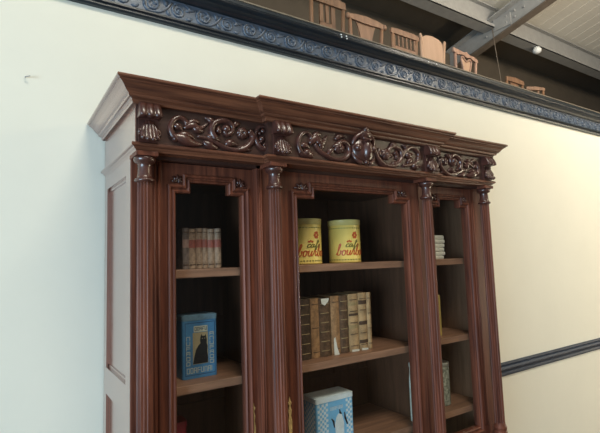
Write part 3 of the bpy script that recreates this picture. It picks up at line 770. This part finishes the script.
for i in range(7):
    for j in range(15):
        if (i+j) % 2 == 0:
            y_ = yf+.012+q*i; z_ = z+.006+q*j
            prism(b, [(y_, z_), (y_+q, z_), (y_+q, z_+q), (y_, z_+q)], cx0-.0005, cx0, 'x')
build('check_pattern', b, PW, t)
b = B(); glyphs(b, cx0+.070, cx1-.055, z+.128, z+.146, yf, 7, 1, .002); build('lettering', b, PW, t)
xm = (cx0+cx1)/2+.018
flat('jug_picture', [(xm-.020, z+.02), (xm+.024, z+.02), (xm+.026, z+.07), (xm+.016, z+.105), (xm-.002, z+.112), (xm-.014, z+.098), (xm-.022, z+.07)], PW, t, yf)
b = B()
for pts in ([(xm-.040, z+.098), (xm-.030, z+.085), (xm-.026, z+.060)], [(xm+.030, z+.112), (xm+.032, z+.090), (xm+.044, z+.060)], [(xm+.004, z+.128), (xm+.006, z+.114), (xm+.014, z+.108)]):
    b = B(); tube(b, [(p[0], yf-.001, p[1]) for p in pts], [.002, .005, .003], 6, .3); build('brush_mark', b, BLK, t)

# ------------------------------------------------------------------ other things on the shelves
RED = mat('red_tin', (.26, .015, .030), .4, var=.2, scale=20)
t = thing('red_tin', (.535, 1.66, -.7643), 'red tin low on the bottom shelf under the black cat tin', 'tin')
b = B(); prism(b, rrect(.500, .568, 1.63, 1.70, .012), -.7643, -.575, 'z'); build('body', b, RED, t)
b = B(); prism(b, rrect(.498, .570, 1.628, 1.702, .013), -.575, -.555, 'z'); build('lid', b, RED, t)
# stack of six folded pale cloths
LIN = mat('cream_linen', (.86, .81, .69), .85, var=.2, scale=50, bump=.3, bscale=200)
z = -.0213
names = ['lowest folded cream cloth of the six stacked behind the column', 'folded cream cloth second from the bottom of the stack', 'folded cream cloth third from the bottom of the stack',
         'folded cream cloth third from the top of the stack', 'folded cream cloth second from the top of the stack', 'topmost folded cream cloth of the six stacked behind the column']
hs = [.019, .021, .020, .022, .021, .022]; dx = [-.010, .004, -.004, .002, .003, .001]
for i in range(6):
    b = B(); x1 = 1.968+dx[i]; x0 = x1-.15; y0 = 1.60; n = 10; hh = hs[i]-.001
    poly = [(x0, z), (x1-.008, z)] + [(x1-.008+.008*math.cos(a), z+hh/2+hh/2*math.sin(a)) for a in [(-PI/2)+PI*k/6 for k in range(1, 6)]] + [(x1-.008, z+hh), (x0, z+hh), (x0-.006, z+hh/2)]
    prism(b, poly, y0+.002*(i % 2), y0+.11, 'y', bev=.0025)
    for f in b.faces: f.smooth = True
    tag(build('folded_cloth', b, LIN, base=((x0+x1)/2, y0+.055, z)), names[i], 'cloth', 'folded cloths stacked behind the column')
    z += hs[i]
# mottled round canister
MOT = mat('mottled_grey_tin', (.52, .52, .42), .5, col2=(.12, .125, .095), scale=60, lo=.40, hi=.62); MOTL = mat('tarnished_lid', (.70, .68, .58), .4, metal=.4, var=.4, scale=50)
D_ = .0007
t = thing('canister', (1.925, 1.655, -.765+D_), 'mottled grey round canister low in the narrow bay past the column', 'canister')
b = B(); lathe(b, [(.050, -.765+D_), (.053, -.762), (.052, -.755), (.052, -.575), (.050, -.573)], 1.925, 1.655, 40); build('body', b, MOT, t)
b = B(); lathe(b, [(.051, -.574), (.0535, -.572), (.0535, -.556), (.051, -.552), (.046, -.553), (.004, -.553)], 1.925, 1.655, 40); build('lid', b, MOTL, t)
# slim pale bottle at the edge of the wide bay
PALE = mat('pale_green_glaze', (.68, .72, .62), .35, var=.25, scale=30)
b = B(); lathe(b, [(.014, -.765+D_), (.0165, -.761), (.0165, -.600), (.015, -.570), (.012, -.545), (.012, -.520), (.014, -.516), (.014, -.500), (.010, -.498)], 1.627, 1.557, 28)
tag(build('bottle', b, PALE, base=(1.627, 1.557, -.765+D_)), 'slim pale grey-green bottle at the very edge of the bottom shelf', 'bottle')

# ------------------------------------------------------------------ chairs up in the loft, their backs toward the room
LZ = .96
GC = 'old wooden chairs standing in the loft above the wall'
def chair(x, y, top, wtop, wbase, style, m_, label, rz=0, lean=.03):
    t = thing('wooden_chair', (x, y, LZ), label, 'chair', GC, rz)
    H = top-LZ; hw, hb = wtop/2, wbase/2; st = .017
    P = lambda name, b, mm=m_: build(name, b, mm, t, local=True)
    def zx(z): # half width and y of the stile at height z
        k = max(0, (z-.45)/(H-.45)); return hb+(hw-hb)*k, -lean*k
    for s in (-1, 1):
        b = B(); pts = []
        for z in (0, .2, .45, .6, .75, H-.03):
            a, yy = zx(z); pts.append((s*(a-st), yy+(.04 if z == 0 else 0), z))
        tube(b, pts, [.017, .018, .020, .018, .017, .015], 8, .9); P('leg', b)
        b = B(); tube(b, [(s*(hb+.005), .40, 0), (s*(hb+.005), .39, .44)], [.013, .019], 8, up=Vector((1, 0, 0))); P('leg', b)
    b = B(); prism(b, [(-hb, -.005), (hb, -.005), (hb+.03, .41), (-hb-.03, .41)], .44, .475, 'z', bev=.006); P('seat', b, SEAT)
    for zc in (.18,):
        b = B(); box(b, -hb+.01, hb-.01, .01, .03, zc-.012, zc+.012); P('stretcher', b)
        for s in (-1, 1):
            b = B(); tube(b, [(s*(hb-.005), .02, zc+.05), (s*(hb+.004), .395, zc+.05)], .009, 6, up=Vector((0, 0, 1))); P('stretcher', b)
    a1, y1 = zx(H)
    def crest(poly, th=.022):
        b = B(); prism(b, poly, y1-th/2, y1+th/2, 'y', bev=.003); P('crest_rail', b)
    def splat(poly, dz=0, name='splat', mm=m_):
        b = B(); prism(b, poly, y1*.6-.007, y1*.6+.007, 'y', bev=.002); P(name, b, mm)
    if style == 'slotted':
        crest([(-a1, H-.055), (a1, H-.055), (a1, H), (a1*.5, H+.012), (-a1*.5, H+.012), (-a1, H)])
        b = B(); yy = y1*.6
        for xa, xb in ((-.072, -.040), (-.016, .012), (.036, .072)): box(b, xa, xb, yy-.007, yy+.007, H-.20, H-.05)
        box(b, -.072, .072, yy-.007, yy+.007, H-.34, H-.195); box(b, -.055, .055, yy-.007, yy+.007, .50, H-.335); P('splat', b)
    elif style == 'vase':
        crest([(-a1-.012, H-.045), (-a1*.72, H-.040), (-a1*.3, H-.048), (a1*.3, H-.048), (a1*.72, H-.040), (a1+.012, H-.045), (a1+.014, H-.008), (a1*.6, H+.006), (0, H+.014), (-a1*.6, H+.006), (-a1-.014, H-.008)])
        sp = [(-.105, H-.04), (.105, H-.04), (.082, H-.08), (.062, H-.14), (.052, H-.22), (.058, H-.32), (.07, H-.38), (.05, .48), (-.05, .48), (-.07, H-.38), (-.058, H-.32), (-.052, H-.22), (-.062, H-.14), (-.082, H-.08)]
        splat(sp)
        b = B(); box(b, -hb+.02, hb-.02, -.012, .012, .50, .54); P('back_rail', b)
        for s in (-1, 1):
            b = B(); ball(b, (s*(a1+.004), y1-.006, H-.026), .020, .018, .024); P('scroll_ear', b)
    elif style == 'spindle':
        crest([(-a1-.006, H-.050), (a1+.006, H-.050), (a1+.006, H-.010), (a1*.5, H+.002), (0, H-.006), (-a1*.5, H+.002), (-a1-.006, H-.008)])
        for k in range(6):
            xk = -a1+.038+(2*a1-.076)*k/5
            b = B(); lathe(b, [(.006, H-.150), (.010, H-.135), (.006, H-.120), (.011, H-.095), (.006, H-.070), (.009, H-.06), (.006, H-.045)], xk*.97, y1*.8, 10); P('spindle', b)
        for zc, hh, mm in ((H-.165, .018, m_), (H-.190, .006, L_RED), (H-.225, .020, m_)):
            aa, yy = zx(zc); b = B(); box(b, -aa+.01, aa-.01, yy-.010, yy+.010, zc-hh, zc+hh, .002); P('back_rail', b, mm)
    elif style == 'solid':
        n = 14; poly = [(-a1+.035, H-.55), (a1-.035, H-.55), (a1-.022, H-.10)] + [((a1-.03)*math.cos(PI*k/n), H-.075+.075*math.sin(PI*k/n)**.8) for k in range(n+1)] + [(-a1+.022, H-.10)]
        splat(poly, name='back_panel')
        for s in (-1, 1):
            b = B(); ball(b, (s*(a1-.014), y1, H-.030), .013, .013, .020); P('finial', b)
            b = B(); lathe(b, [(.012, H-.062), (.007, H-.05), (.011, H-.045)], s*(a1-.014), y1, 10); P('finial', b)
    elif style == 'lyre':
        crest([(-a1-.016, H-.040), (-a1*.75, H-.050), (-a1*.3, H-.030), (0, H-.046), (a1*.3, H-.030), (a1*.75, H-.050), (a1+.006, H-.044), (a1+.004, H-.018), (a1*.6, H-.004), (a1*.25, H-.010), (0, H+.012), (-a1*.25, H-.010), (-a1*.6, H-.002), (-a1-.024, H-.002)])
        b = B(); yy = y1*.7
        sp = [(-.085, H-.060), (-.060, H-.050), (-.030, H-.066), (0, H-.078), (.030, H-.066), (.060, H-.050), (.085, H-.060), (.078, H-.11), (.060, H-.16), (.045, H-.22), (.045, .48), (-.045, .48), (-.045, H-.22), (-.060, H-.16), (-.078, H-.11)]
        prism(b, sp, yy-.006, yy+.006, 'y', bev=.002)
        P('splat', b, CHC)
        b = B(); tube(b, smooth_path([(-.045, yy-.006, .52), (-.045, yy-.006, H-.22), (-.062, yy-.008, H-.15), (-.088, yy-.008, H-.075), (-.060, yy-.010, H-.048), (-.030, yy-.008, H-.066), (0, yy-.008, H-.080), (.030, yy-.008, H-.066), (.060, yy-.010, H-.048), (.088, yy-.008, H-.075), (.062, yy-.008, H-.15), (.045, yy-.006, H-.22), (.045, yy-.006, .52)], 3), .009, 7)
        P('splat_border', b)
    elif style == 'plain':
        crest([(-a1, H-.05), (a1, H-.05), (a1, H-.005), (0, H+.008), (-a1, H-.005)])
        splat([(-.075, H-.045), (.075, H-.045), (.06, H-.2), (.06, .48), (-.06, .48), (-.06, H-.2)])
    elif style == 'ladder':
        crest([(-a1, H-.035), (a1, H-.035), (a1, H), (0, H+.008), (-a1, H)])
        for xk in (-.045, .045):
            b = B(); box(b, xk-.012, xk+.012, y1*.7-.006, y1*.7+.006, .50, H-.03); P('slat', b)
    return t
chair(2.005, 2.60, 1.945, .335, .315, 'slotted', CHA, 'brown chair with a slotted splat, half above the black trim, beside the fan-splat chair')
chair(2.385, 2.60, 1.885, .375, .315, 'vase', CHB, 'chair with a broad fan-shaped splat and rounded ears above the black trim')
chair(2.815, 2.60, 1.890, .320, .285, 'spindle', CHB, 'chair with a row of turned spindles above the black trim')
chair(3.170, 2.60, 1.940, .345, .28, 'solid', CHC, 'chair with a solid pale arched back above the black trim')
chair(3.625, 2.60, 1.885, .395, .34, 'lyre', CHD, 'pinkish chair with an outlined lyre-shaped splat, under the sloping steel beam', rz=R(6))
chair(4.64, 2.73, 1.885, .33, .30, 'plain', CHA, 'small dark chair with a plain splat far along the trim past the beam')
chair(5.09, 2.75, 1.875, .25, .22, 'ladder', CHA, 'narrowest dark chair, farthest along the black trim', rz=R(-20))
